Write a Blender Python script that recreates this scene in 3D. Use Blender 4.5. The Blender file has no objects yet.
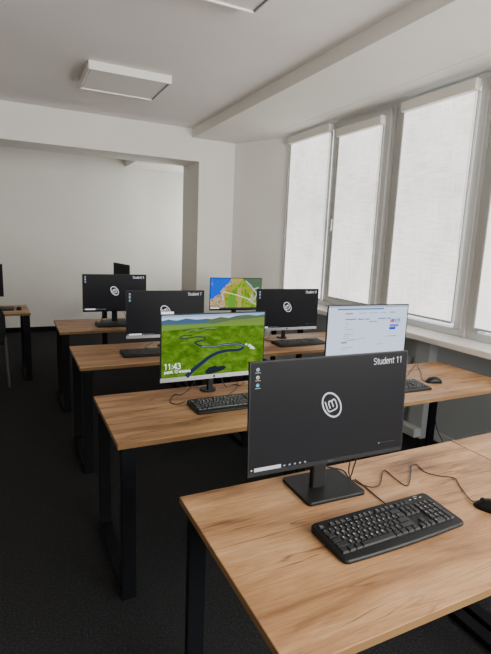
import bpy, math, random
from mathutils import Matrix, Vector
random.seed(5)
S = bpy.context.scene
COL = S.collection
PI = math.pi

# ------------------------------------------------------------------ camera
R = Matrix(((0.8994647738401973, 0.042241326795966386, -0.43494688288470246),
            (-0.4351842988354979, 0.17705571044699056, -0.8827603873334867),
            (0.03972085935196731, 0.9832939264068643, 0.17763813673790158)))
cd = bpy.data.cameras.new('camera'); cam = bpy.data.objects.new('camera', cd); COL.objects.link(cam)
cam.matrix_world = Matrix.Translation((0, 0, 1.6)) @ R.to_4x4()
cd.sensor_fit = 'VERTICAL'; cd.sensor_height = 24; cd.lens = 473.65 / 654 * 24; cd.clip_start = .02
S.camera = cam
S.view_settings.view_transform = 'AgX'
S.view_settings.look = 'None'
S.view_settings.exposure = 0.32
S.cycles.max_bounces = 10
S.cycles.diffuse_bounces = 6

# ------------------------------------------------------------------ materials
def mat(name, col, rough=.5, metal=0, emit=None, es=1.0, spec=.5):
    m = bpy.data.materials.new(name); m.use_nodes = True
    b = m.node_tree.nodes['Principled BSDF']
    b.inputs['Base Color'].default_value = (*col, 1); b.inputs['Roughness'].default_value = rough
    b.inputs['Metallic'].default_value = metal; b.inputs['Specular IOR Level'].default_value = spec
    if emit: b.inputs['Emission Color'].default_value = (*emit, 1); b.inputs['Emission Strength'].default_value = es
    return m
def nz(m, kind, **kw):
    n = m.node_tree.nodes.new(kind)
    for k, v in kw.items(): n.inputs[k].default_value = v
    return n
def ramp(m, src, stops):
    r = m.node_tree.nodes.new('ShaderNodeValToRGB')
    while len(r.color_ramp.elements) < len(stops): r.color_ramp.elements.new(.5)
    for e, (p, c) in zip(r.color_ramp.elements, stops): e.position = p; e.color = (*c, 1)
    m.node_tree.links.new(src, r.inputs[0]); return r
def paint(name, col, var=.03, bump=.05, scale=60, rough=.85):
    m = mat(name, col, rough, spec=.2); L = m.node_tree.links
    b = m.node_tree.nodes['Principled BSDF']
    tc = m.node_tree.nodes.new('ShaderNodeTexCoord')
    n = nz(m, 'ShaderNodeTexNoise', Scale=1.3, Detail=4.0); L.new(tc.outputs['Object'], n.inputs['Vector'])
    r = ramp(m, n.outputs['Fac'], [(.3, tuple(c * (1 - var) for c in col)), (.7, tuple(min(1, c * (1 + var)) for c in col))])
    L.new(r.outputs[0], b.inputs['Base Color'])
    n2 = nz(m, 'ShaderNodeTexNoise', Scale=float(scale), Detail=3.0); L.new(tc.outputs['Object'], n2.inputs['Vector'])
    bp = nz(m, 'ShaderNodeBump', Strength=bump, Distance=.004); L.new(n2.outputs['Fac'], bp.inputs['Height']); L.new(bp.outputs[0], b.inputs['Normal'])
    return m
M = {}
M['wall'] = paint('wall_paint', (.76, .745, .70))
M['lowwall'] = paint('grey_wall_paint', (.40, .42, .43))
M['ceil'] = paint('ceiling_paint', (.80, .775, .76))
M['soffit'] = paint('soffit_paint', (.78, .765, .72))
M['reveal'] = paint('shaded_paint', (.36, .36, .36))
M['pvc'] = mat('white_plastic_frame', (.52, .52, .505), .4)
M['sill'] = mat('white_sill', (.72, .69, .64), .3)
M['black'] = mat('black_metal', (.0035, .004, .0055), .55, spec=.12)
M['blackplastic'] = mat('black_plastic', (.006, .006, .0065), .5, spec=.25)
M['key'] = mat('key_plastic', (.014, .014, .015), .45, spec=.35)
M['legend'] = mat('key_print', (.6, .6, .6), .5)
M['cable'] = mat('cable_rubber', (.012, .011, .011), .5)
M['silver'] = mat('silver_plastic', (.40, .40, .41), .4, .2)
M['steel'] = mat('chair_steel', (.12, .12, .12), .35, .8)
M['lampwhite'] = mat('lamp_white', (.78, .76, .72), .5)
M['diffuser'] = mat('lamp_diffuser', (.74, .73, .70), .5)
M['lampedge'] = mat('lamp_groove', (.22, .22, .22), .5)
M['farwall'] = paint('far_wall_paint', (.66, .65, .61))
M['rad'] = mat('radiator_enamel', (.55, .55, .53), .4)
M['fabricblack'] = paint('chair_fabric', (.012, .012, .014), .2, .4, 300)

def carpet():
    m = mat('carpet', (.02, .02, .02), .95, spec=.1); nt = m.node_tree; L = nt.links; b = nt.nodes['Principled BSDF']
    tc = nt.nodes.new('ShaderNodeTexCoord')
    n = nz(m, 'ShaderNodeTexNoise', Scale=110.0, Detail=3.0, Roughness=.8); L.new(tc.outputs['Object'], n.inputs['Vector'])
    r = ramp(m, n.outputs['Fac'], [(.3, (.008, .008, .009)), (.55, (.019, .019, .020)), (.75, (.05, .05, .052))]); L.new(r.outputs[0], b.inputs['Base Color'])
    bp = nz(m, 'ShaderNodeBump', Strength=.6, Distance=.006); L.new(n.outputs['Fac'], bp.inputs['Height']); L.new(bp.outputs[0], b.inputs['Normal'])
    return m
M['carpet'] = carpet()

def wood():
    m = mat('oak_laminate', (.5, .33, .2), .45, spec=.3); nt = m.node_tree; L = nt.links; b = nt.nodes['Principled BSDF']
    tc = nt.nodes.new('ShaderNodeTexCoord'); oi = nt.nodes.new('ShaderNodeObjectInfo')
    mul = nt.nodes.new('ShaderNodeVectorMath'); mul.operation = 'SCALE'; mul.inputs[3].default_value = 17.0
    cmb = nt.nodes.new('ShaderNodeCombineXYZ')
    for i in range(3): L.new(oi.outputs['Random'], cmb.inputs[i])
    L.new(cmb.outputs[0], mul.inputs[0])
    add = nt.nodes.new('ShaderNodeVectorMath'); add.operation = 'ADD'
    L.new(tc.outputs['Object'], add.inputs[0]); L.new(mul.outputs[0], add.inputs[1])
    def mp(sc):
        q = nt.nodes.new('ShaderNodeMapping'); q.inputs['Scale'].default_value = sc; L.new(add.outputs[0], q.inputs['Vector']); return q
    # boards
    q1 = mp((1.1, 6.5, 1)); n1 = nz(m, 'ShaderNodeTexNoise', Scale=1.6, Detail=5.0, Roughness=.55, Distortion=.6); L.new(q1.outputs[0], n1.inputs['Vector'])
    r1 = ramp(m, n1.outputs['Fac'], [(.28, (.15, .070, .030)), (.42, (.305, .158, .072)), (.56, (.43, .238, .112)), (.75, (.57, .35, .188))])
    # fine grain
    q2 = mp((5, 90, 1)); n2 = nz(m, 'ShaderNodeTexNoise', Scale=2.0, Detail=4.0, Roughness=.7); L.new(q2.outputs[0], n2.inputs['Vector'])
    r2 = ramp(m, n2.outputs['Fac'], [(.35, (.70, .66, .62)), (.6, (1, 1, 1))])
    mx = nt.nodes.new('ShaderNodeMix'); mx.data_type = 'RGBA'; mx.blend_type = 'MULTIPLY'; mx.inputs[0].default_value = .8
    L.new(r1.outputs[0], mx.inputs[6]); L.new(r2.outputs[0], mx.inputs[7])
    # dark cracks
    q3 = mp((.55, 7.0, 1)); n3 = nz(m, 'ShaderNodeTexNoise', Scale=2.2, Detail=3.0, Roughness=.5, Distortion=.8); L.new(q3.outputs[0], n3.inputs['Vector'])
    r3 = ramp(m, n3.outputs['Fac'], [(.470, (1, 1, 1)), (.498, (.40, .30, .24)), (.514, (1, 1, 1))])
    q4 = mp((1.3, 3.0, 1)); n4 = nz(m, 'ShaderNodeTexNoise', Scale=1.9, Detail=2.0); L.new(q4.outputs[0], n4.inputs['Vector'])
    r4 = ramp(m, n4.outputs['Fac'], [(.42, (0, 0, 0)), (.56, (1, 1, 1))])
    mx2 = nt.nodes.new('ShaderNodeMix'); mx2.data_type = 'RGBA'; mx2.blend_type = 'MULTIPLY'
    L.new(r4.outputs[0], mx2.inputs[0]); L.new(mx.outputs[2], mx2.inputs[6]); L.new(r3.outputs[0], mx2.inputs[7])
    L.new(mx2.outputs[2], b.inputs['Base Color'])
    return m
M['wood'] = wood()
M['woodedge'] = mat('oak_edge_band', (.17, .095, .038), .6, spec=.2)

def blindmat(name, s):
    m = mat(name, (.7, .7, .67), .9, spec=.1); nt = m.node_tree; L = nt.links; b = nt.nodes['Principled BSDF']
    tc = nt.nodes.new('ShaderNodeTexCoord')
    def wv(scl, det):
        q = nt.nodes.new('ShaderNodeMapping'); q.inputs['Scale'].default_value = scl; L.new(tc.outputs['Object'], q.inputs['Vector'])
        n = nz(m, 'ShaderNodeTexNoise', Scale=1.0, Detail=det); L.new(q.outputs[0], n.inputs['Vector']); return n
    a, c, d = wv((1, 5, 70), 2.0), wv((1, 70, 5), 2.0), wv((1, 2.2, 1.3), 2.0)
    s1 = nt.nodes.new('ShaderNodeMath'); s1.operation = 'ADD'; L.new(a.outputs['Fac'], s1.inputs[0]); L.new(c.outputs['Fac'], s1.inputs[1])
    s2 = nt.nodes.new('ShaderNodeMath'); s2.operation = 'ADD'; L.new(s1.outputs[0], s2.inputs[0]); L.new(d.outputs['Fac'], s2.inputs[1])
    mr = nz(m, 'ShaderNodeMapRange'); mr.inputs[1].default_value = 1.1; mr.inputs[2].default_value = 1.9
    mr.inputs[3].default_value = s * .70; mr.inputs[4].default_value = s * 1.25
    L.new(s2.outputs[0], mr.inputs[0]); L.new(mr.outputs[0], b.inputs['Emission Strength'])
    b.inputs['Emission Color'].default_value = (1, .985, .94, 1)
    return m
M['blind'] = blindmat('emissive_blind_cloth', 1.3)  # cloth glows by emission, standing in for daylight coming through it

gm = bpy.data.materials.new('window_glass'); gm.use_nodes = True; nt = gm.node_tree; nt.nodes.clear()
o_ = nt.nodes.new('ShaderNodeOutputMaterial'); mxs = nt.nodes.new('ShaderNodeMixShader'); tr = nt.nodes.new('ShaderNodeBsdfTransparent'); gl = nt.nodes.new('ShaderNodeBsdfGlossy')
gl.inputs['Roughness'].default_value = .03; mxs.inputs[0].default_value = .08
nt.links.new(tr.outputs[0], mxs.inputs[1]); nt.links.new(gl.outputs[0], mxs.inputs[2]); nt.links.new(mxs.outputs[0], o_.inputs[0]); M['glass'] = gm

_em = {}
def em(col, s=1.0):
    k = (tuple(round(c, 3) for c in col), s)
    if k not in _em: _em[k] = mat('screen_pixels', (0, 0, 0), .6, emit=col, es=s, spec=0)
    return _em[k]
M['scrdark'] = mat('dark_screen', (.006, .006, .007), .38, emit=(.035, .036, .042), es=.18, spec=.07)
M['scroff'] = mat('blank_screen', (.010, .010, .011), .6, spec=.1)

# ------------------------------------------------------------------ mesh helper
class MB:
    def __init__(s): s.v = []; s.f = []; s.m = []; s.mats = []; s.sm = []
    def mi(s, m):
        if m not in s.mats: s.mats.append(m)
        return s.mats.index(m)
    def face(s, vs, m=None, smooth=False):
        b = len(s.v); s.v += [tuple(p) for p in vs]; s.f.append(tuple(range(b, b + len(vs)))); s.m.append(s.mi(m)); s.sm.append(smooth)
    def add(s, vs, fs, m=None, smooth=False):
        b = len(s.v); s.v += [tuple(p) for p in vs]
        for f in fs: s.f.append(tuple(b + i for i in f)); s.m.append(s.mi(m)); s.sm.append(smooth)
    def box(s, x0, x1, y0, y1, z0, z1, m=None):
        vs = [(x, y, z) for z in (z0, z1) for y in (y0, y1) for x in (x0, x1)]
        s.add(vs, [(0, 2, 3, 1), (4, 5, 7, 6), (0, 1, 5, 4), (2, 6, 7, 3), (0, 4, 6, 2), (1, 3, 7, 5)], m); return s
    def prism(s, pts, z0, z1, m=None):   # pts CCW in xy
        n = len(pts); vs = [(x, y, z0) for x, y in pts] + [(x, y, z1) for x, y in pts]
        fs = [tuple(range(n - 1, -1, -1)), tuple(range(n, 2 * n))] + [(i, (i + 1) % n, n + (i + 1) % n, n + i) for i in range(n)]
        s.add(vs, fs, m); return s
    def loft(s, rings, m=None, caps=True, smooth=False):
        n = len(rings[0]); vs = [p for r in rings for p in r]; fs = []
        for k in range(len(rings) - 1):
            for i in range(n):
                a = k * n + i; b = k * n + (i + 1) % n; fs.append((a, b, b + n, a + n))
        s.add(vs, fs, m, smooth)
        if caps: s.face(rings[0][::-1], m); s.face(rings[-1], m)
        return s
    def tube(s, path, r, m=None, seg=8):
        P = [Vector(p) for p in path]; rings = []; prev = None
        for i, p in enumerate(P):
            t = (P[min(i + 1, len(P) - 1)] - P[max(i - 1, 0)]).normalized()
            if prev is None: a = t.orthogonal().normalized()
            else:
                a = prev - t * prev.dot(t); a = a.normalized() if a.length > 1e-6 else t.orthogonal().normalized()
            prev = a; b = t.cross(a)
            rings.append([tuple(p + (a * math.cos(2 * PI * k / seg) + b * math.sin(2 * PI * k / seg)) * r) for k in range(seg)])
        return s.loft(rings, m, True, True)
    def build(s, name, m=None, parent=None, bevel=0, seg=2):
        me = bpy.data.meshes.new(name); me.from_pydata(s.v, [], s.f)
        for q in s.mats: me.materials.append(q if q is not None else m)
        for i, p in enumerate(me.polygons): p.material_index = s.m[i]; p.use_smooth = s.sm[i]
        me.update()
        o = bpy.data.objects.new(name, me); COL.objects.link(o)
        if parent: o.parent = parent
        if bevel:
            b = o.modifiers.new('bevel', 'BEVEL'); b.width = bevel; b.segments = seg; b.limit_method = 'ANGLE'; b.angle_limit = .6
        return o
def spline(pts, n=8):
    P = [Vector(p) for p in pts]; out = []
    for i in range(len(P) - 1):
        p0, p1, p2, p3 = P[max(i - 1, 0)], P[i], P[i + 1], P[min(i + 2, len(P) - 1)]
        for k in range(n):
            t = k / n
            out.append(.5 * ((2 * p1) + (p2 - p0) * t + (2 * p0 - 5 * p1 + 4 * p2 - p3) * t * t + (3 * p1 - p0 - 3 * p2 + p3) * t ** 3))
    out.append(P[-1]); return out
def tag(o, label, cat, group=None):
    o['label'] = label; o['category'] = cat
    if group: o['group'] = group
    return o
def thing(name, label, cat, loc, rz=0, group=None):
    o = bpy.data.objects.new(name, None); COL.objects.link(o); o.empty_display_size = .1
    o.location = loc; o.rotation_euler = (0, 0, rz); return tag(o, label, cat, group)
def kids(o): return [c for c in o.children]
def dup(o, parent=None):
    c = o.copy(); COL.objects.link(c)
    if parent: c.parent = parent
    for ch in kids(o): dup(ch, c)
    return c
def struct(o): o['kind'] = 'structure'; return o
def textmesh(s, size, align='LEFT'):
    cu = bpy.data.curves.new('t', 'FONT'); cu.body = s; cu.size = 1; cu.align_x = align; cu.resolution_u = 4; cu.offset = 0
    o = bpy.data.objects.new('t', cu); COL.objects.link(o)
    bpy.context.view_layer.update()
    dg = bpy.context.evaluated_depsgraph_get()
    me = bpy.data.meshes.new_from_object(o.evaluated_get(dg))
    vs = [tuple(v.co * size) for v in me.vertices]; fs = [tuple(p.vertices) for p in me.polygons]
    bpy.data.objects.remove(o); bpy.data.curves.remove(cu); bpy.data.meshes.remove(me)
    return vs, fs

# thin single-stroke lettering used on the screens
def arc(cx, cy, rx, ry, a0, a1, n=14):
    return [(cx + rx * math.cos(math.radians(a0 + (a1 - a0) * k / n)), cy + ry * math.sin(math.radians(a0 + (a1 - a0) * k / n))) for k in range(n + 1)]
GL = {
 'S': (.50, [arc(.24, .53, .17, .17, 35, 270)[:-1] + arc(.24, .18, .19, .18, 90, -145)]),
 't': (.31, [[(.13, .66), (.13, .12)] + arc(.22, .10, .09, .09, 180, 290, 5), [(.01, .49), (.27, .49)]]),
 'u': (.47, [[(.06, .5)] + arc(.21, .17, .15, .17, 180, 360), [(.38, .5), (.38, 0)]]),
 'd': (.49, [arc(.22, .25, .17, .25, 0, 360, 20), [(.40, .74), (.40, 0)]]),
 'e': (.47, [[(.05, .27), (.41, .27)] + arc(.23, .25, .18, .25, 5, 315, 20)]),
 'n': (.47, [[(.06, .5), (.06, 0)], [(.06, .30)] + arc(.21, .33, .15, .17, 180, 0) + [(.36, 0)]]),
 '1': (.46, [[(.07, .57), (.24, .71), (.24, 0)]]),
 '7': (.48, [[(.04, .69), (.42, .69), (.16, 0)]]),
 '5': (.50, [[(.40, .69), (.12, .69), (.08, .36)] + arc(.22, .22, .19, .22, 130, -140)]),
 '8': (.50, [arc(.24, .54, .15, .16, 0, 360, 18), arc(.24, .19, .19, .19, 0, 360, 18)]),
 '4': (.50, [[(.35, 0), (.35, .70), (.04, .2), (.46, .2)]]),
 '3': (.48, [arc(.21, .54, .16, .16, 150, -90)[:-1] + arc(.21, .19, .19, .19, 90, -150)]),
 '2': (.49, [arc(.23, .51, .18, .19, 165, -35) + [(.05, 0), (.43, 0)]]),
 ':': (.22, [[(.10, .08), (.10, .14)], [(.10, .40), (.10, .46)]]),
 ',': (.20, [[(.10, .06), (.06, -.10)]]),
 'p': (.49, [[(.06, .5), (.06, -.2)], arc(.24, .25, .18, .25, 0, 360, 20)]),
 'i': (.17, [[(.08, .5), (.08, 0)], [(.08, .66), (.08, .71)]]),
 'a': (.46, [arc(.21, .25, .17, .25, 0, 360, 20), [(.38, .5), (.38, 0)]]),
 'ą': (.46, [arc(.21, .25, .17, .25, 0, 360, 20), [(.38, .5), (.38, 0), (.33, -.10), (.41, -.15)]]),
 'k': (.41, [[(.06, .73), (.06, 0)], [(.35, .5), (.06, .2)], [(.16, .3), (.37, 0)]]),
 'w': (.60, [[(.02, .5), (.15, 0), (.29, .46), (.43, 0), (.56, .5)]]),
 'r': (.30, [[(.06, .5), (.06, 0)], [(.06, .28)] + arc(.22, .31, .16, .18, 180, 80, 6)]),
 'z': (.42, [[(.04, .49), (.36, .49), (.04, .01), (.38, .01)]]),
 'ś': (.40, [arc(.19, .38, .13, .12, 40, 270, 8)[:-1] + arc(.19, .13, .14, .13, 90, -145, 8), [(.18, .60), (.26, .70)]]),
 ' ': (.26, [])}
def strokes(s, size, hw=.032, align='LEFT'):
    quads = []; x0 = 0
    for c in s:
        adv, paths = GL[c]
        for p in paths:
            for i in range(len(p) - 1):
                a, b = Vector(p[i]), Vector(p[i + 1]); t = b - a
                if t.length < 1e-5: continue
                t.normalize(); n = Vector((-t.y, t.x)) * hw; a = a - t * hw * .6; b = b + t * hw * .6
                quads.append([((q.x + x0) * size, q.y * size) for q in (a + n, a - n, b - n, b + n)])
        x0 += adv
    dx = -x0 * size if align == 'RIGHT' else 0
    return [[(x + dx, y) for x, y in q] for q in quads]

# ------------------------------------------------------------------ room shell
H = 3.03; X0, X1, Y0, YB = -3.2, 3.45, -2.6, 8.4
def sbox(name, m, *b, bevel=0):
    return struct(MB().box(*b).build(name, M[m], bevel=bevel))
sbox('floor', 'carpet', X0, X1, Y0, YB + .2, -.1, 0)
sbox('ceiling', 'ceil', X0, X1, Y0, YB + .2, H, H + .1)
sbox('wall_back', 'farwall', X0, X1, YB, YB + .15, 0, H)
sbox('wall_left', 'wall', X0 - .15, X0, Y0, YB, 0, H)
sbox('wall_front', 'wall', X0, X1, Y0 - .15, Y0, 0, H)
sbox('baseboard_back', 'black', X0, X1, YB - .02, YB, 0, .08)
sbox('wall_right', 'lowwall', 3.15, X1, Y0, 5.43, 0, .864)
# lintel above the windows
sbox('wall_right_upper', 'soffit', 2.93, X1, Y0, 5.43, 2.913, 2.92)
# pier between the two rooms
struct(MB().prism([(2.29, 6.25), (2.81, 6.25), (3.19, 5.43), (X1, 5.43), (X1, 6.79), (2.25, 6.79)], 0, H).build('wall_pier', M['wall']))
sbox('wall_opening_header', 'wall', X0, 2.29, 6.25, 6.79, 2.625, H)
# dropped soffit over the window side
struct(MB().prism([(2.19, Y0), (X1, Y0), (X1, 6.25), (2.19, 6.25)], 2.915, H).build('trim_1', M['soffit']))
sbox('trim_2', 'soffit', 1.76, X1, 6.79, YB, 2.75, H)
# far room window side
sbox('wall_right_far', 'wall', 3.25, X1, 6.79, YB, 0, .9)
sbox('trim_3', 'sill', 2.92, 3.22, Y0, 5.43, .864, .914, bevel=.008)
# pier and radiator below the sill
sbox('trim_4', 'lowwall', 3.06, 3.15, 2.755, 2.9, 0, .864)
sbox('baseboard_right', 'pvc', 3.13, 3.15, Y0, 5.43, .02, .09)
struct(MB().box(2.98, 3.06, 2.75, 3.12, .02, .10).build('trim_5', M['rad'], bevel=.01))
def radiator(y0, y1, label):
    t = thing('radiator', label, 'radiator', (3.10, (y0 + y1) / 2, .14), 0, 'panel radiators under the window sill')
    w = (y1 - y0) / 2; b = MB().box(-.035, .03, -w, w, 0, .5)
    n = int((y1 - y0) / .04)
    for i in range(n):
        y = -w + .02 + i * .04; b.box(-.041, -.035, y, y + .022, .03, .47)
    b.build('panel', M['rad'], t, .004)
    MB().box(-.04, .035, -w, w, .5, .512).build('top_grille', M['rad'], t, .002)
    for y in (-w + .12, w - .12): MB().box(-.01, .05, y - .015, y + .015, .1, .16).build('wall_bracket', M['rad'], t)
    MB().tube([(-.01, w, .06), (-.01, w + .03, .06), (-.01, w + .03, -.14)], .009).build('pipe', M['rad'], t)
radiator(3.0, 4.1, 'pale panel radiator low on the wall behind the second row desks')

# ------------------------------------------------------------------ windows and blinds
ZB, ZT = .914, 2.897
def window(n, y0, y1, splits, sashes):
    """splits: y of mullion centres ; sashes: list of (ya, yb)"""
    t = bpy.data.objects.new('window_%d' % n, None); COL.objects.link(t); t['kind'] = 'structure'; t.location = (3.2, (y0 + y1) / 2, ZB)
    o = (y0 + y1) / 2
    fr = MB(); a, b = y0 - o, y1 - o; h = ZT - ZB
    fr.box(0, .08, a, a + .05, 0, h); fr.box(0, .08, b - .05, b, 0, h)
    fr.box(0, .08, a + .05, b - .05, 0, .06); fr.box(0, .08, a + .05, b - .05, h - .06, h)
    for s, hw in splits: fr.box(-.01, .08, s - o - hw, s - o + hw, .06, h - .06)
    fr.build('window_frame', M['pvc'], t, .006)
    for ya, yb in sashes:
        a, b = ya - o, yb - o; s = MB(); z0, z1 = .05, h - .04
        s.box(-.025, .05, a, a + .07, z0, z1); s.box(-.025, .05, b - .07, b, z0, z1)
        s.box(-.025, .05, a + .07, b - .07, z0, z0 + .06); s.box(-.025, .05, a + .07, b - .07, z1 - .1, z1)
        q = s.build('sash', M['pvc'], t, .006)
        hd = MB().box(-.04, -.025, b - .045, b - .02, .87, .99)
        hd.box(-.06, -.045, b - .04, b - .025, .84, .96); hd.build('handle', M['lampwhite'], q, .003)
    MB().box(.03, .036, y0 - o + .04, y1 - o - .04, .04, h - .04).build('pane', M['glass'], t)
window(1, 3.56, 5.43, [(4.425, .075)], [(3.60, 4.40)])
window(2, 2.56, 3.50, [(2.63, .035), (3.45, .03)], [])
window(3, .62, 2.52, [(1.58, .07), (2.46, .03)], [])
window(4, -.40, .58, [], [])
window(5, -2.5, -.46, [], [])
sbox('trim_6', 'pvc', 3.21, 3.27, 3.50, 3.56, ZB, ZT)
sbox('trim_7', 'pvc', 3.21, 3.27, 2.52, 2.56, ZB, ZT)
sbox('trim_8', 'pvc', 3.21, 3.27, .58, .62, ZB, ZT)
sbox('trim_9', 'pvc', 3.21, 3.27, -.46, -.40, ZB, ZT)
def blind(y0, y1, z0, z1, x, label, cas=.085):
    t = thing('roller_blind', label, 'blind', (x, (y0 + y1) / 2, z0), 0, 'white roller blinds on the windows'); w = (y1 - y0) / 2; h = z1 - z0
    MB().box(0, .002, -w, w, 0, h).build('fabric', M['blind'], t)
    MB().box(-.05, .01, -w - .015, w + .015, h, h + cas).build('cassette', M['sill'], t, .012)
    MB().box(-.006, .008, -w, w, -.018, 0).build('bottom_bar', M['silver'], t, .002)
    for s in (-1, 1): MB().box(-.008, .012, s * (w + .007) - .006, s * (w + .007) + .006, -.01, h).build('guide_rail', M['pvc'], t)
    ch = MB().tube([(-.03, -w - .005, h), (-.032, -w - .008, h * .35), (-.03, -w - .012, h * .3), (-.025, -w - .016, h * .35), (-.022, -w - .014, h)], .0025, seg=5); ch.build('pull_chain', M['sill'], t)
blind(4.50, 5.335, .985, 2.80, 3.165, 'white roller blind on the window nearest the wall pier, furthest back')
blind(3.675, 4.345, 1.035, 2.72, 3.165, 'narrower white roller blind on the opening sash, second from the wall pier')
blind(2.665, 3.41, 1.03, 2.77, 3.165, 'widest fully visible white roller blind, directly above the browser page monitor')
blind(1.67, 2.44, 1.02, 2.74, 3.165, 'white roller blind cut off by the right edge of the photo')
blind(.70, 1.50, 1.03, 2.77, 3.165, 'white roller blind beyond the right edge, beside the front desk')
blind(-.33, .52, 1.03, 2.77, 3.165, 'white roller blind on the window beside the camera')
blind(-2.4, -.54, 1.03, 2.77, 3.165, 'wide white roller blind on the window behind the camera')
window(6, 6.9, 8.3, [], [])
bpy.data.objects['window_6'].location.x = 3.3
b6 = blind(6.97, 8.22, .95, 2.70, 3.26, 'white roller blind in the far room hidden behind the pier')
sbox('wall_right_far_upper', 'wall', 3.2, X1, 6.79, YB, 2.74, 2.75)

# ------------------------------------------------------------------ ceiling lamps
def lamp(x0, x1, y0, y1, label):
    z = .07; t = thing('ceiling_lamp', label, 'ceiling lamp', ((x0 + x1) / 2, (y0 + y1) / 2, H - z), 0, 'square white ceiling lamps')
    a, b = (x1 - x0) / 2, (y1 - y0) / 2; f = .016
    m = MB(); m.box(-a, a, -b, -b + f, 0, z); m.box(-a, a, b - f, b, 0, z); m.box(-a, -a + f, -b + f, b - f, 0, z); m.box(a - f, a, -b + f, b - f, 0, z)
    m.build('housing', M['lampwhite'], t, .004)
    m = MB(); m.box(-a + f, a - f, -b + f, b - f, .012, .02); m.build('diffuser', M['diffuser'], t)
    m = MB(); g = .006
    MB().box(a - f - g, a - f, -b + f, b - f, .006, .012).build('groove', M['lampedge'], t)
    MB().box(-a + f, -a + f + g, -b + f, b - f, .006, .012).build('groove', M['lampedge'], t)
lamp(.63, 1.345, 4.42, 5.05, 'square white ceiling lamp, switched off, near the opening to the far room')
lamp(.68, 1.39, 2.25, 2.86, 'square white ceiling lamp cut off by the top edge of the photo')

# ------------------------------------------------------------------ desks
DW, DD, DH = 1.275, .70, .75
def make_desk():
    t = thing('desk', '', 'desk', (0, 0, 0), 0, 'oak topped desks with black loop legs')
    m = MB(); m.box(0, DW, 0, DD, .728, .75)
    o = m.build('tabletop', M['wood'], t, .0015)
    e = MB(); e.box(-.0008, DW + .0008, -.0008, 0, .7285, .7490); e.box(-.0008, 0, 0, DD, .7285, .7490); e.build('edge_band', M['woodedge'], t)
    for x in (.016, DW - .070):
        g = MB(); y0, y1 = .016, DD - .03
        g.box(x, x + .062, y0, y0 + .03, 0, .728); g.box(x, x + .06, y1 - .03, y1, 0, .728)
        g.box(x, x + .06, y0 + .03, y1 - .03, 0, .03); g.box(x, x + .06, y0 + .03, y1 - .03, .698, .728)
        g.build('leg_frame', M['black'], t, .002)
    MB().box(.09, DW - .09, DD - .09, DD - .06, .70, .728).build('crossbar', M['black'], t)
    return t
desk = make_desk()
DESKS = [(.468, .680, 0, 'oak desk nearest the camera, carrying the Student 11 monitor'),
         (1.7475, .680, 0, 'oak desk at the lower right edge, butted against the nearest desk'),
         (.357, 1.872, 0, 'second row oak desk under the green meadow monitor'),
         (1.634, 1.872, 0, 'second row oak desk by the window under the browser page monitor'),
         (.36, 3.13, 0, 'third row oak desk on the aisle, under the Student 7 monitor'),
         (1.637, 3.13, 0, 'third row oak desk by the window, under a silver-chinned dark monitor'),
         (.34, 4.37, 0, 'fourth row oak desk on the aisle, under the most distant dark logo monitor'),
         (1.617, 4.37, 0, 'fourth row oak desk under the satellite map monitor'),
         (-1.13, 5.46, math.radians(2.5), 'oak desk across the aisle, cut off by the left edge'),
         (.955, 6.05, math.radians(-9), 'desk in the far room, mostly hidden behind the fourth row')]
for i, (x, y, r, lab) in enumerate(DESKS):
    d = desk if i == 0 else dup(desk)
    d.scale = (1, 1.023 if i < 2 else .945 if i < 8 else 1, 1)
    d.location = (x, y, 0); d.rotation_euler = (0, 0, r); d['label'] = lab

# ------------------------------------------------------------------ screen pictures
W_, H_ = .613, .366
BZ = .006
def srect(u0, v0, u1, v1): return [(u0, v1), (u1, v1), (u1, v0), (u0, v0)]
class Scr:
    """paints flat shapes on a display; u,v in 0..1, v from the top"""
    def __init__(s, t, parent, zc, yo, tilt, chin):
        s.t = t; s.par = parent; s.zc = zc; s.yo = yo; s.ti = tilt; s.w = W_ - 2 * BZ; s.h = H_ - BZ - chin; s.wc = (chin - BZ) / 2; s.lv = 0
    def P(s, u, v, off):
        a = (u - .5) * s.w; b = (.5 - v) * s.h + s.wc; n = .0005 + off
        return (a, s.yo - n * math.cos(s.ti) + b * math.sin(s.ti), s.zc + b * math.cos(s.ti) + n * math.sin(s.ti))
    def polys(s, name, items, parent=None):
        m = MB()
        for k, (pts, c) in enumerate(items):
            off = .0003 + (k % 40) * .00003
            m.face([s.P(u, v, off) for u, v in pts], c)
        return m.build(name, None, parent or s.par)
    def thin(s, name, body, u, v, size, c, parent=None, align='LEFT', off=.0012, hw=.036):
        m = MB()
        for k, q in enumerate(strokes(body, size, hw, align)): m.face([s.P(u + x / s.w, v - y / s.h, off + (k % 7) * .00002) for x, y in q], c)
        return m.build(name, None, parent or s.par)
    def text(s, name, body, u, v, size, c, parent=None, align='LEFT', off=.0012, sx=1):
        vs, fs = textmesh(body, size, align); m = MB()
        m.add([s.P(u + x * sx / s.w, v - y / s.h, off) for x, y, z in vs], fs, c); return m.build(name, None, parent or s.par)
def strip(path, wid, asp=1.7):
    """ribbon polygons in uv along a path"""
    P = [Vector((x, y)) for x, y in path]; out = []; L = []; Rr = []
    for i, p in enumerate(P):
        t = P[min(i + 1, len(P) - 1)] - P[max(i - 1, 0)]; t.x *= asp; t.normalize(); n = Vector((-t.y / asp, t.x)); w = wid[i] if isinstance(wid, list) else wid
        L.append(p + n * w); Rr.append(p - n * w)
    for i in range(len(P) - 1): out.append([tuple(L[i]), tuple(L[i + 1]), tuple(Rr[i + 1]), tuple(Rr[i])])
    return out
WHITE = (.85, .87, .92)
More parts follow.
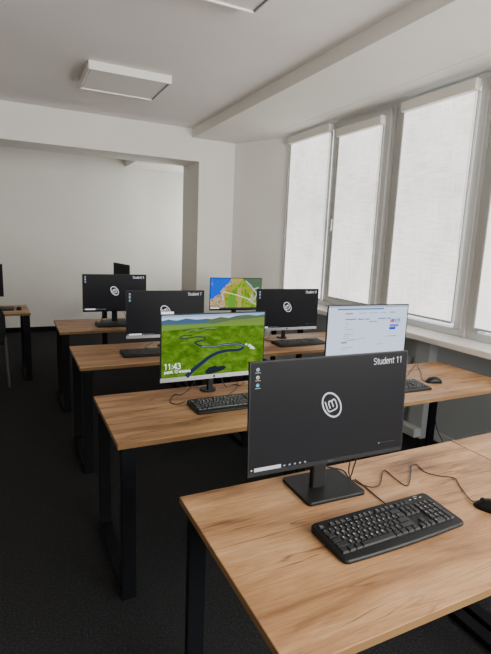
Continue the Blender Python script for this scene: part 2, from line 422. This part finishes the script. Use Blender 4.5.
def icons(s, par, es=.9):
    it = []
    c = [[(.55, .6, .75), (.3, .35, .6)], [(.85, .75, .7), (.75, .35, .2)], [(.1, .5, .7), (.2, .75, .65)]]
    for k, v in enumerate((.055, .125, .195)):
        for j in range(2):
            r = .010 - .004 * j; pts = [(.036 + r * math.cos(a * PI / 5), v + .003 * j - 1.7 * r * math.sin(a * PI / 5)) for a in range(10)]
            it.append((pts[::-1][::-1], em(c[k][j], es)))
        it.append((srect(.022, v + .025, .052, v + .031), em((.5, .5, .55), es)))
    s.polys('desktop_icons', it, par)
def bar(s, par, es=.9, box=True):
    it = []
    it.append((srect(.008, .972, .016, .986), em(WHITE, es)))
    if box: it.append((srect(.027, .962, .185, .996), em(WHITE, es)))
    for k in range(5): it.append((srect(.20 + k * .032, .974, .212 + k * .032, .988), em((.4, .5, .6), es)))
    s.polys('taskbar', it, par)
def logo(s, par, es=1.0, cover=False):
    c = em((.8, .82, .88), es); it = []
    cx, cy = .492, .457; rot = math.radians(36)
    def E(a, ra, rb):
        x, y = ra * math.cos(a), rb * math.sin(a); X = x * math.cos(rot) - y * math.sin(rot); Y = x * math.sin(rot) + y * math.cos(rot)
        return (cx + X / s.w, cy - Y / s.h)
    N = 40
    for k in range(N):
        a, b = 2 * PI * k / N, 2 * PI * (k + 1) / N
        it.append(([E(a, .034, .049), E(b, .034, .049), E(b, .0285, .043), E(a, .0285, .043)], c))
    # the l + m monogram inside, leaning
    sk = math.radians(23)
    def Q(x, y):
        x *= .9; X = x * math.cos(sk) - y * math.sin(sk); Y = x * math.sin(sk) * .8 + y * math.cos(sk)
        return (cx + X / s.w, cy - Y / s.h)
    paths = [[(-.023, .020), (-.023, -.010), (-.020, -.017), (-.013, -.020), (.010, -.020), (.017, -.017), (.020, -.010), (.020, .008), (.018, .014), (.012, .016), (.006, .014), (.004, .008), (.004, -.008)],
             [(-.011, -.008), (-.011, .008), (-.009, .014), (-.003, .016), (.002, .014), (.004, .008)]]
    for pth in paths:
        pts = [Vector(p) for p in pth]
        for i in range(len(pts) - 1):
            a, b = pts[i], pts[i + 1]; t = (b - a).normalized(); n = Vector((-t.y, t.x)) * .0024; a = a - t * .0012; b = b + t * .0012
            it.append(([Q(*(a + n)), Q(*(a - n)), Q(*(b - n)), Q(*(b + n))], c))
    if cover: it.append((srect(.432, .475, .60, .575), em((.9, .91, .95), 1.2)))
    m = MB()
    for k, (pts, cc) in enumerate(it):
        m.face([s.P(u, v, .0006 if k < len(it) - 1 or not cover else .0016) for u, v in pts], cc)
    m.build('ring_logo', None, par)

def noise_em(name, stops, scale, map_scale=(1, 1, 1), es=1, dist=.5, det=5.0):
    m = mat(name, (0, 0, 0), .6, spec=0); nt = m.node_tree; L = nt.links; b = nt.nodes['Principled BSDF']
    tc = nt.nodes.new('ShaderNodeTexCoord'); q = nt.nodes.new('ShaderNodeMapping'); q.inputs['Scale'].default_value = map_scale
    L.new(tc.outputs['Object'], q.inputs['Vector'])
    n = nz(m, 'ShaderNodeTexNoise', Scale=float(scale), Detail=det, Distortion=dist); L.new(q.outputs[0], n.inputs['Vector'])
    r = ramp(m, n.outputs['Fac'], stops); L.new(r.outputs[0], b.inputs['Emission Color']); b.inputs['Emission Strength'].default_value = es
    return m
GRASS = noise_em('meadow_pixels', [(.3, (.045, .12, .006)), (.5, (.085, .19, .010)), (.7, (.15, .28, .02))], 22, (1, 1, 1.8))
LAND = noise_em('satellite_land_pixels', [(.25, (.04, .13, .01)), (.42, (.10, .30, .01)), (.52, (.28, .38, .03)), (.62, (.50, .24, .06)), (.75, (.06, .16, .04))], 9, (2.2, 1, 1.0), dist=1.5)
COAST = noise_em('satellite_coast_pixels', [(.3, (.03, .07, .03)), (.45, (.35, .22, .12)), (.55, (.6, .45, .3)), (.7, (.06, .14, .04))], 40, (1, 1, 1), dist=.8)

def pic_meadow(s, par):
    it = []
    it.append((srect(0, 0, 1, .2), em((.30, .47, .72), 1.0)))
    it.append((srect(0, .035, .75, .075), em((.60, .70, .85), 1.0)))
    it.append((srect(0, .15, 1, 1), GRASS))
    it.append(([(0, .15), (0, .085), (.06, .06), (.13, .085), (.22, .055), (.32, .08), (.42, .07), (.5, .1), (.5, .15)][::-1], em((.06, .12, .22), 1.0)))
    it.append(([(.38, .15), (.45, .085), (.55, .05), (.63, .07), (.7, .04), (.82, .03), (.92, .05), (1, .03), (1, .16)][::-1], em((.10, .15, .08), 1.0)))
    it.append(([(.5, .155), (.65, .11), (.8, .10), (1, .08), (1, .17)][::-1], em((.17, .25, .05), 1.0)))
    it.append((srect(0, .135, .45, .16), em((.10, .18, .10), 1.0)))
    it.append(([(0, .16), (1, .15), (1, .22), (.5, .2), (0, .24)], em((.16, .29, .05), 1.0)))
    def px(a): return [((x - 27) / 441, (y - 37) / 262) for x, y in a]
    far = px([(150, 125), (120, 122), (98, 130), (120, 136), (165, 131), (195, 134), (206, 141), (190, 148), (164, 152), (166, 160), (190, 172), (235, 178), (290, 172), (340, 172), (368, 178), (374, 190), (352, 200), (305, 199), (268, 204), (240, 214), (215, 228), (200, 240), (178, 256), (150, 278), (128, 300)])
    far = [tuple(v) for v in spline([(a, b, 0) for a, b in far], 4)]; n = len(far)
    w = [.006 + .030 * (i / n) ** 1.6 for i in range(n)]
    far = [(a[0], a[1]) for a in far]
    for q in strip(far, [x * 1.2 for x in w]): it.append((q, em((.10, .17, .05), 1.0)))
    k0 = len(it)
    for q in strip(far, w): it.append((q, em((.018, .03, .06), 1.0)))
    hl = [(a, b) for a, b in far[int(n * .42):int(n * .62)]]
    for q in strip(hl, .004): it.append((q, em((.25, .33, .48), 1.0)))
    pond = px([(205, 285), (222, 268), (250, 262), (262, 268), (290, 265), (300, 276), (280, 287), (240, 296), (215, 297)]); it.append((pond, em((.014, .02, .03), 1.0)))
    for (x, y, r) in [(388, 176, 5), (403, 181, 7), (413, 190, 8), (422, 195, 6)]:
        p = px([(x - r, y + r), (x - r, y), (x, y - r), (x + r, y), (x + r, y + r)])
        it.append((p, em((.85, .87, .85), 1.0)))
    far2 = [tuple(p) for p in px([(120, 108), (150, 100), (180, 104), (215, 96), (250, 100)])]
    for q in strip(far2, .004): it.append((q, em((.20, .27, .20), 1.0)))
    m = MB()
    for k, (pts, c) in enumerate(it):
        off = .0002 + min(k, 8) * .00006 + (.0003 if k > 8 else 0) + (.0003 if k >= k0 else 0) + (.0003 if k >= k0 + n - 1 else 0)
        m.face([s.P(u, v, off) for u, v in pts], c)
    m.build('meadow_picture', None, par)
    s.thin('clock_text', '11:43', .022, .862, .044, em((.95, .97, 1), 1.6), par, off=.002, hw=.032)
    s.thin('date_text', 'piątek, 12 września', .025, .925, .0200, em((.95, .97, 1), 1.6), par, off=.002, hw=.040)
def pic_map(s, par):
    m = MB(); sea = em((.0, .10, .72), 1.0)
    L = [(srect(0, 0, 1, 1), LAND, .0002),
         ([(0, 0), (.44, 0), (.46, .1), (.34, .3), (.24, .48), (.27, .62), (.3, .97), (0, 1)][::-1], COAST, .0003),
         ([(0, 0), (.40, 0), (.37, .12), (.30, .22), (.24, .33), (.19, .42), (.20, .5), (.10, .57), (.06, .66), (0, .68)][::-1], sea, .0004),
         ([(.40, 0), (.62, 0), (.58, .12), (.5, .2), (.44, .16)][::-1], em((.42, .33, .10), 1.0), .0004),
         ([(.52, .3), (.60, .3), (.62, .98), (.54, .98)][::-1], em((.50, .42, .14), .8), .0004),
         ([(.62, 0), (1, 0), (1, .9), (.94, .9), (.86, .45), (.74, .2)][::-1], em((.10, .17, .10), .8), .0004),
         ([(.34, .62), (.5, .5), (.5, .97), (.36, .97)][::-1], em((.14, .34, .04), .9), .0005)]
    for pts in ([(.68, .08), (.78, .22), (.84, .36), (.92, .5)], [(.84, .36), (.95, .3)], [(.76, .72), (.84, .62), (.8, .52)], [(.76, .72), (.86, .82), (.94, .88)], [(.92, .5), (.88, .66), (.8, .78)]):
        for q in strip(pts, .022): L.append((q, em((.45, .5, .47), 1.0), .0006))
    for q in strip([(.26, .44), (.52, .55), (.8, .70)], .011): L.append((q, em((.8, .85, .55), 1.1), .0008))
    for q in strip([(.26, .44), (.22, .52), (.26, .7)], .016): L.append((q, em((.65, .7, .6), 1.0), .0007))
    L += [(srect(0, .955, 1, 1), em((.04, .045, .05), 1.0), .0009), (srect(.01, .95, .18, .995), em((.8, .8, .75), 1.0), .001)]
    for pts, c, o in L: m.face([s.P(u, v, o) for u, v in pts], c)
    m.build('satellite_map', None, par)
    icons(s, par)
def pic_page(s, par):
    B = (.60, .69, .86); it = []
    def px(x0, y0, x1, y1): return srect((x0 - 40) / 425, (y0 - 28) / 305, (x1 - 40) / 425, (y1 - 28) / 305)
    it.append((srect(0, 0, 1, 1), em(B, 1.25)))
    it.append((px(40, 28, 465, 38), em((.42, .50, .68), 1.0)))
    it.append((px(84, 43, 330, 51), em((.10, .18, .55), 1.0)))
    it.append((px(125, 69, 165, 75), em((.5, .10, .12), 1.0)))
    for a in [(195, 69, 240), (250, 69, 300), (310, 69, 345)]: it.append((px(a[0], 68, a[2], 72), em((.38, .46, .60), 1.0)))
    it.append((px(365, 66, 395, 71), em((.15, .25, .25), 1.0)))
    for a in [(127, 100, 185), (192, 101, 225), (230, 101, 256), (302, 100, 345), (350, 100, 372)]: it.append((px(a[0], a[1], a[2], a[1] + 7), em((.15, .30, .62), 1.0)))
    it.append((px(255, 117, 300, 123), em((.25, .40, .66), 1.0)))
    for y, x0, x1 in [(127, 127, 150), (146, 125, 140), (187, 122, 175), (196, 125, 150), (210, 122, 155), (216, 160, 212), (213, 215, 240), (222, 130, 180), (262, 115, 180), (275, 115, 150), (160, 127, 170), (250, 300, 340)]:
        it.append((px(x0, y, x1, y + 3), em((.30, .38, .52), 1.0)))
    it.append((px(113, 231, 143, 238), em((.06, .22, .12), 1.0)))
    it.append((px(362, 205, 413, 210), em((.75, .25, .15), 1.0)))
    it += [(px(370, 106, 393, 129), em((.55, .08, .25), 1.0)), (px(393, 106, 428, 129), em((.04, .22, .85), 1.0)), (px(369, 139, 420, 153), em((.03, .10, .82), 1.0)), (px(369, 155, 404, 170), em((.02, .05, .75), 1.0))]
    s.polys('web_page', it, par)
    s.text('offer_logo', 'CG', (370 - 40) / 425, (130 - 28) / 305, .042, em((.75, .70, .85), 1.0), par)
    s.text('offer_logo', 'NB', (400 - 40) / 425, (130 - 28) / 305, .042, em((.65, .78, .95), 1.0), par)
    s.text('offer_text', 'SUPER', (369 - 40) / 425, (150 - 28) / 305, .028, em((.55, .65, .95), 1.0), par)
    s.text('offer_text', 'TOP', (369 - 40) / 425, (170 - 28) / 305, .030, em((.55, .62, .95), 1.0), par)

# ------------------------------------------------------------------ monitors
def rrect(w, d, r, n=5):
    out = []
    for cx, cy, a0 in ((w - r, d - r, 0), (-w + r, d - r, 90), (-w + r, -d + r, 180), (w - r, -d + r, 270)):
        for k in range(n + 1): a = math.radians(a0 + 90 * k / n); out.append((cx + r * math.cos(a), cy + r * math.sin(a)))
    return out
def monitor(x, y, zc, yaw, tilt, label, pic, bdx=0, silver=False, student=None, cover=False, chin=.018, logo_text=None, cables=()):
    ya, ti = math.radians(yaw), math.radians(tilt); off = .06
    # root at base centre, display plane sits `off` in front of it
    bx, by = x - math.sin(ya) * off, y + math.cos(ya) * off
    t = thing('monitor', label, 'monitor', (bx, by, DH), ya, 'wide flat monitors on the desks')
    z = zc - DH; yo = -off
    def D(a, b, n): return (a, yo - n * math.cos(ti) + b * math.sin(ti), z + b * math.cos(ti) + n * math.sin(ti))
    m = MB(); w, h = W_ / 2, H_ / 2
    def ring(w, h0, h1, n): return [D(w, h1, n), D(-w, h1, n), D(-w, h0, n), D(w, h0, n)]
    m.loft([ring(w, -h, h, 0), ring(w, -h, h, -.010), ring(w - .05, -h + .03, h - .06, -.030), ring(w - .12, -h + .05, h - .12, -.040)])
    c = m.build('casing', M['blackplastic'], t, .0015)
    m = MB(); fx = lambda u0, v0, u1, v1: m.add([D(u0, v0, 0), D(u1, v0, 0), D(u1, v1, 0), D(u0, v1, 0), D(u0, v0, .0012), D(u1, v0, .0012), D(u1, v1, .0012), D(u0, v1, .0012)], [(0, 3, 2, 1), (4, 5, 6, 7), (0, 1, 5, 4), (1, 2, 6, 5), (2, 3, 7, 6), (3, 0, 4, 7)])
    fx(-w, h - .004, w, h); fx(-w, -h + chin, -w + .004, h - .004); fx(w - .004, -h + chin, w, h - .004)
    m.build('bezel', M['blackplastic'], t)
    m = MB(); fx(-w, -h, w, -h + chin)
    cc = m.build('chin', M['silver'] if silver else M['blackplastic'], t, .0006)
    if silver:
        m = MB(); m.face([D(.007 * math.cos(a * PI / 6), -h + chin / 2 + .007 * math.sin(a * PI / 6), .0016) for a in range(12)], M['blackplastic']); m.build('round_badge', None, cc)
    if logo_text:
        vs, fs = textmesh(logo_text, .012, 'CENTER'); m = MB(); m.add([D(a, -h + .006 + b, .0016) for a, b, _ in vs], fs, M['silver']); m.build('badge', None, cc)
    m = MB(); u, v0, v1 = w - .004, -h + chin, h - .004
    m.face([D(-u, v0, .0004), D(u, v0, .0004), D(u, v1, .0004), D(-u, v1, .0004)], M['scroff'] if pic == 'off' else M['scrdark'])
    s_ = m.build('screen', None, t)
    s = Scr(t, s_, z, yo, ti, chin)
    if pic == 'dark':
        icons(s, s_); bar(s, s_); logo(s, s_, cover=cover)
        s.thin('screen_text', student, .972, .098, .0300, em(WHITE, 1.1), s_, 'RIGHT', hw=.036)
        m = MB(); m.face([s.P(u, v, .0004) for u, v in srect(.83, .915, .84, .925)], em(WHITE, .5))
        for k in range(6): m.face([s.P(a, b, .0004) for a, b in srect(.85 + k * .018, .917, .862 + k * .018, .922)], em((.2, .2, .22), .5))
        m.build('tray_text', None, s_)
    elif pic == 'meadow': pic_meadow(s, s_)
    elif pic == 'map': pic_map(s, s_)
    elif pic == 'page': pic_page(s, s_)
    # stand
    bw, bd, br, by_ = (.046, .04, .035, .03) if silver else (.117, .095, .015, 0)
    m = MB(); m.loft([[(a + bdx, b + by_, q) for a, b in rrect(bw, bd, br)] for q in (0, .008)] + [[(a * .985 + bdx, b * .985 + by_, .0115) for a, b in rrect(bw, bd, br)]])
    m.build('stand_base', M['blackplastic'], t)
    top = z + .02
    m = MB(); nk = [[(a, b, q) for a, b in rrect(.016 if silver else .027, .013, .006, 3)] for q in (.0115, top)]; m.loft(nk)
    m.build('stand_neck', M['blackplastic'], t, .001)
    m = MB(); y1 = yo + .036; m.box(-.04, .04, min(y1, -.012), -.010, top - .06, top); m.build('mount', M['blackplastic'], t, .003)
    for pts in cables:
        inv = Matrix.Rotation(-ya, 3, 'Z'); q = [inv @ (Vector(p) - Vector((bx, by, DH))) for p in pts]
        MB().tube(spline(q), .0024).build('cable', M['cable'], t)
    return t
monitor(.930, 1.210, 1.062, -1.6, 2.8, 'large dark monitor reading Student 11 on the nearest desk', 'dark', bdx=.026, student='Student 11', chin=.014, logo_text='- . -',
        cables=[[(1.03, 1.245, 1.0), (1.06, 1.25, .9), (1.062, 1.262, .80), (1.083, 1.272, .754), (1.075, 1.33, .754), (1.02, 1.385, .754)],
                [(1.045, 1.245, 1.0), (1.085, 1.25, .88), (1.088, 1.268, .80), (1.088, 1.285, .754), (1.10, 1.34, .754), (1.06, 1.385, .754)]])
monitor(.975, 2.349, 1.030, .3, 0, 'monitor showing a green meadow with a winding river and the time 11:43', 'meadow', silver=True, chin=.024,
        cables=[[(.93, 2.42, .92), (.90, 2.46, .80), (.86, 2.46, .753), (.80, 2.40, .753), (.765, 2.41, .753), (.71, 2.30, .753), (.74, 2.262, .753), (.79, 2.29, .753)],
                [(1.02, 2.42, .92), (1.07, 2.46, .80), (1.10, 2.45, .753), (1.16, 2.48, .753), (1.19, 2.45, .753), (1.24, 2.50, .753)]])
monitor(1.049, 3.528, 1.022, -2.3, 0, 'dark silver-chinned monitor reading Student 7 with a white box over its logo', 'dark', silver=True, student='Student 7', cover=True, chin=.024)
monitor(.889, 4.736, 1.050, -2.1, 0, 'dark monitor reading Student 5 on the fourth row aisle desk', 'dark', student='Student 5',
        cables=[[(.83, 4.80, .95), (.78, 4.82, .82), (.76, 4.84, .753), (.72, 4.86, .753)], [(.96, 4.80, .95), (1.0, 4.82, .82), (1.03, 4.84, .753), (1.06, 4.86, .753)]])
monitor(2.233, 4.807, 1.014, -5.4, 0, 'monitor showing a colourful satellite map with blue sea at its upper left', 'map')
monitor(2.163, 3.559, 1.023, -2.3, 0, 'dark silver-chinned monitor reading Student 8 near the window', 'dark', silver=True, student='Student 8', chin=.024,
        cables=[[(2.10, 3.63, .92), (2.06, 3.66, .80), (2.02, 3.64, .753), (1.96, 3.60, .753), (2.0, 3.52, .753), (2.08, 3.50, .753)]])
monitor(2.006, 2.312, 1.058, -3.4, 0, 'monitor showing a pale blue web page by the window', 'page')
monitor(-.42, 5.99, 1.06, 0, 0, 'dark monitor cut off by the left edge on the aisle desk', 'off')
monitor(1.30, 6.50, 1.057, -82, 0, 'blank dark monitor in the far room, peeking above the Student 5 monitor', 'off')

# ------------------------------------------------------------------ keyboards
ROWS = [
    [('Esc', 0, 1), ('F1', 2, 1), ('F2', 3, 1), ('F3', 4, 1), ('F4', 5, 1), ('F5', 6.5, 1), ('F6', 7.5, 1), ('F7', 8.5, 1), ('F8', 9.5, 1), ('F9', 11, 1), ('F10', 12, 1), ('F11', 13, 1), ('F12', 14, 1), ('', 15.25, 1), ('', 16.25, 1), ('', 17.25, 1)],
    [(c, i, 1) for i, c in enumerate('~1234567890-=')] + [('', 13, 2), ('', 15.25, 1), ('', 16.25, 1), ('', 17.25, 1), ('', 18.5, 1), ('/', 19.5, 1), ('*', 20.5, 1), ('-', 21.5, 1)],
    [('', 0, 1.5)] + [(c, i + 1.5, 1) for i, c in enumerate('QWERTYUIOP[]')] + [('\\', 13.5, 1.5), ('', 15.25, 1), ('', 16.25, 1), ('', 17.25, 1), ('7', 18.5, 1), ('8', 19.5, 1), ('9', 20.5, 1)],
    [('', 0, 1.75)] + [(c, i + 1.75, 1) for i, c in enumerate("ASDFGHJKL;'")] + [('', 12.75, 2.25), ('4', 18.5, 1), ('5', 19.5, 1), ('6', 20.5, 1)],
    [('', 0, 2.25)] + [(c, i + 2.25, 1) for i, c in enumerate('ZXCVBNM,./')] + [('', 12.25, 2.75), ('', 16.25, 1), ('1', 18.5, 1), ('2', 19.5, 1), ('3', 20.5, 1)],
    [('', 0, 1.25), ('', 1.25, 1.25), ('', 2.5, 1.25), ('', 3.75, 6.25), ('', 10, 1.25), ('', 11.25, 1.25), ('', 12.5, 1.25), ('', 13.75, 1.25), ('', 15.25, 1), ('', 16.25, 1), ('', 17.25, 1), ('0', 18.5, 2), ('.', 20.5, 1)]]
glyphs = {}
def glyph(c):
    if c not in glyphs: glyphs[c] = textmesh(c, .0075 if len(c) == 1 else .005)
    return glyphs[c]
def make_keyboard():
    t = thing('keyboard', '', 'keyboard', (0, 0, 0), 0, 'black wired keyboards')
    w, d = .2275, .0815
    def zt(y): return .012 + (y + d) / (2 * d) * .012
    rings = []
    base = rrect(w, d, .014, 5)
    def bow(x, y): return y - (.006 * (1 - (x / w) ** 2) if y < 0 else 0) * min(1, -y / d)
    base = [(x, bow(x, y)) for x, y in base]
    # subdivide the front edge for the bow
    fine = []
    for i, p in enumerate(base):
        q = base[(i + 1) % len(base)]; fine.append(p)
        if abs(p[0] - q[0]) > .2:
            for k in range(1, 12):
                xx = p[0] + (q[0] - p[0]) * k / 12; yy = p[1] + (q[1] - p[1]) * k / 12
                if yy < 0: yy = -d - .006 * (1 - (xx / w) ** 2)
                fine.append((xx, yy))
    base = fine
    m = MB()
    m.loft([[(x * .99, y * .99, .001) for x, y in base], [(x, y, .004) for x, y in base], [(x, y, zt(y) - .004) for x, y in base], [(x * .985, y * .965, zt(y)) for x, y in base]])
    m.build('case', M['blackplastic'], t)
    m = MB()
    for sx in (-1, 1): m.box(sx * .18 - .015, sx * .18 + .015, d - .03, d - .015, 0, .004)
    m.build('foot', M['blackplastic'], t)
    u = .0189; x00 = -w + .012; ys = [.056, .032, .0120, -.008, -.0280, -.048]
    for r, row in enumerate(ROWS):
        items = list(row)
        if r == 2: items.append(('+', 21.5, 1))
        if r == 4: items.append(('', 21.5, 1))
        for (c, kx, kw) in items:
            dbl = (r in (2, 4) and kx == 21.5)
            x0 = x00 + kx * u + .001; x1 = x00 + (kx + kw) * u - .001; yc = ys[r]; hy = .0086 if r else .0068
            y0, y1 = yc - hy, yc + hy
            if dbl: y0 -= .020
            cx, cy = (x0 + x1) / 2, (y0 + y1) / 2; z0 = zt(cy) - .001; hk = .0065
            k = MB(); sl = (.012 / (2 * d)); s2 = .0022
            def q(x, y, z): return (x - cx, y - cy, z + sl * (y - cy))
            k.loft([[q(x0, y0, 0), q(x1, y0, 0), q(x1, y1, 0), q(x0, y1, 0)], [q(x0 + s2, y0 + s2 * .8, hk), q(x1 - s2, y0 + s2 * .8, hk), q(x1 - s2, y1 - s2 * .6, hk), q(x0 + s2, y1 - s2 * .6, hk)]], M['key'])
            if c:
                vs, fs = glyph(c); k.add([q(x0 + s2 + .001 + a, y1 - s2 - .0075 + b, hk + .0002) for a, b, _ in vs], fs, M['legend'])
            o = k.build('key', M['key'], t); o.location = (cx, cy, z0)
    m = MB()
    for i in range(3): m.box(.142 + i * .022, .150 + i * .022, .062, .0635, zt(.063) + .0002, zt(.063) + .0012)
    vs, fs = textmesh('logitech', .006); m.add([(.165 + a, .070 + b, zt(.072) + .0004) for a, b, _ in vs], fs, M['legend'])
    m.build('indicator_panel', M['legend'], t)
    return t
kb = make_keyboard()
KB = [(1.005, .985, 1, 'black wired keyboard on the nearest desk in front of the Student 11 monitor', [(1.101, 1.269, .753), (1.10, 1.22, .753), (1.094, 1.16, .753), (1.085, 1.08, .756), (1.08, 1.065, .764)]),
      (1.02, 2.17, 1, 'black wired keyboard in front of the green meadow monitor', [(1.02, 2.25, .764), (1.04, 2.30, .755), (1.12, 2.38, .753), (1.18, 2.46, .753), (1.20, 2.53, .753)]),
      (.915, 3.385, -1, 'black keyboard in front of the Student 7 monitor', [(.93, 3.465, .764), (.95, 3.52, .755), (.90, 3.60, .753), (1.0, 3.74, .753)]),
      (.92, 4.60, 0, 'black keyboard in front of the Student 5 monitor', [(.92, 4.68, .764), (.94, 4.74, .755), (.9, 4.9, .753)]),
      (2.19, 3.385, 1, 'black keyboard in front of the Student 8 monitor', [(2.19, 3.465, .764), (2.17, 3.50, .755), (2.05, 3.53, .753), (1.98, 3.60, .753), (2.0, 3.7, .753)]),
      (2.05, 2.095, -3, 'black keyboard half hidden behind the Student 11 monitor, by the browser page monitor', [(2.10, 2.175, .764), (2.2, 2.2, .755), (2.349, 2.282, .753), (2.48, 2.38, .753), (2.649, 2.50, .753)]),
      (-.255, 5.83, 0, 'black keyboard on the aisle desk at the left edge', [(-.255, 5.91, .764), (-.24, 5.95, .755), (-.3, 6.0, .753)])]
for i, (x, y, r, lab, cab) in enumerate(KB):
    k = kb if i == 0 else dup(kb)
    k.location = (x, y, DH); k.rotation_euler = (0, 0, math.radians(r)); k['label'] = lab; k.scale = (1.045,) * 3
    inv = Matrix.Rotation(-math.radians(r), 3, 'Z')
    KB[i] = KB[i] + (k, [(inv @ (Vector(p) - Vector((x, y, DH)))) / 1.045 for p in cab])
for e in KB: MB().tube(spline(e[6]), .0021).build('cable', M['cable'], e[5])

# ------------------------------------------------------------------ mice
def make_mouse():
    t = thing('mouse', '', 'mouse', (0, 0, 0), 0, 'black wired mice')
    rings = []; N = 16; n = 14
    for i in range(n + 1):
        s = i / n; y = -.056 + .112 * s
        e = max(.02, (1 - abs(2 * s - 1) ** 3.2)) ** .5
        wd = .0305 * e * (1 - .12 * math.sin(PI * s)); ht = (.036 * math.sin(PI * min(1, (s * .8 + .14))) ** .8) * e ** .7 + .002
        rings.append([(wd * math.copysign(abs(math.cos(a)) ** .8, math.cos(a)), y, .001 + ht * max(0, math.sin(a)) ** .85 if math.sin(a) > 0 else .001) for a in [2 * PI * k / N for k in range(N)]])
    MB().loft(rings, M['blackplastic'], True, True).build('body', None, t)
    m = MB(); m.tube([(0, .008, .0345), (0, .054, .0125)], .0009, seg=5); m.build('button_seam', M['key'], t)
    m = MB(); rr = [[(x, .030 + .008 * math.cos(a), .0265 + .008 * math.sin(a)) for a in [2 * PI * k / 14 for k in range(14)]] for x in (-.003, .003)]
    m.loft(rr); m.build('scroll_wheel', M['key'], t)
    return t
ms = make_mouse()
MS = [(1.400, .930, 25, 'black mouse at the right edge of the nearest desk', [(1.377, .980, .760), (1.385, 1.005, .755), (1.43, 1.08, .753), (1.463, 1.134, .753), (1.424, 1.167, .753), (1.394, 1.212, .753), (1.412, 1.272, .753), (1.385, 1.275, .753), (1.354, 1.245, .753), (1.252, 1.158, .753), (1.246, 1.212, .753), (1.257, 1.272, .753), (1.238, 1.273, .753), (1.164, 1.205, .753), (1.121, 1.199, .753), (1.095, 1.233, .753), (1.088, 1.268, .753)]),
      (2.415, 2.115, 70, 'black mouse on the second row desk by the window', [(2.36, 2.135, .760), (2.40, 2.2, .753), (2.50, 2.30, .753), (2.62, 2.45, .753), (2.70, 2.53, .753)]),
      (.035, 5.80, 0, 'small black mouse on the aisle desk at the left edge', [(.035, 5.856, .760), (.02, 5.90, .753), (-.05, 6.0, .753)])]
for i, (x, y, r, lab, cab) in enumerate(MS):
    k = ms if i == 0 else dup(ms)
    k.location = (x, y, DH); k.rotation_euler = (0, 0, math.radians(r)); k['label'] = lab
    inv = Matrix.Rotation(-math.radians(r), 3, 'Z')
    MS[i] = MS[i] + (k, [inv @ (Vector(p) - Vector((x, y, DH))) for p in cab])
for e in MS: MB().tube(spline(e[6]), .0019).build('cable', M['cable'], e[5])
tag(MB().tube(spline([(2.93, 2.56, .70), (2.94, 2.55, .6), (2.95, 2.55, .45), (3.0, 2.555, .21), (3.06, 2.5, .05), (3.09, 2.48, .006), (3.0, 2.3, .006)]), .0035).build('power_cable', M['cable']), 'black power cable hanging beside the wall below the second row desk', 'cable')

# ------------------------------------------------------------------ chair at the left edge
def chair(x, y, rz):
    t = thing('office_chair', 'dark visitor chair tucked at the aisle desk on the left edge', 'chair', (x, y, 0), rz)
    MB().prism(rrect(.23, .22, .05), .44, .48).build('seat', M['fabricblack'], t, .012)
    m = MB(); rings = []
    for z, yy, w in ((.47, -.235, .20), (.55, -.245, .235), (.75, -.265, .235), (.84, -.28, .20)):
        rings.append([(w, yy + .015, z), (-w, yy + .015, z), (-w, yy - .015, z), (w, yy - .015, z)])
    m.loft(rings); m.build('backrest', M['fabricblack'], t, .01)
    for s in (-1, 1):
        MB().tube([(s * .215, -.235, .60), (s * .23, -.23, .46), (s * .245, -.27, 0)], .014).build('leg', M['steel'], t)
        MB().tube([(s * .22, .19, .44), (s * .225, .22, 0)], .012).build('leg', M['steel'], t)
        MB().tube([(s * .23, -.22, .435), (s * .22, .19, .435)], .010).build('seat_rail', M['steel'], t)
chair(-.335, 5.62, 0)

# ------------------------------------------------------------------ light
def area(name, loc, rot, sx, sy, p, col=(1, .985, .955)):
    l = bpy.data.lights.new(name, 'AREA'); l.shape = 'RECTANGLE'; l.size = sx; l.size_y = sy; l.energy = p; l.color = col
    o = bpy.data.objects.new(name, l); COL.objects.link(o); o.location = loc; o.rotation_euler = rot; return o
area('rear_fill_light', (3.02, -1.35, 1.9), (math.radians(90), 0, math.radians(52)), 2.2, 1.8, 165)  # added fill lamp, boosts the daylight from the side windows behind the camera
area('front_fill_light', (2.0, -2.55, 1.8), (math.radians(90), 0, 0), 2.2, 1.9, 160)  # added fill lamp behind the camera; the front wall has no window
area('far_room_window_light', (3.18, 7.6, 1.8), (math.radians(90), 0, math.radians(90)), 1.2, 1.6, 18)
w = bpy.data.worlds.new('world'); S.world = w; w.use_nodes = True
w.node_tree.nodes['Background'].inputs[0].default_value = (.80, .90, 1, 1); w.node_tree.nodes['Background'].inputs[1].default_value = 1.8
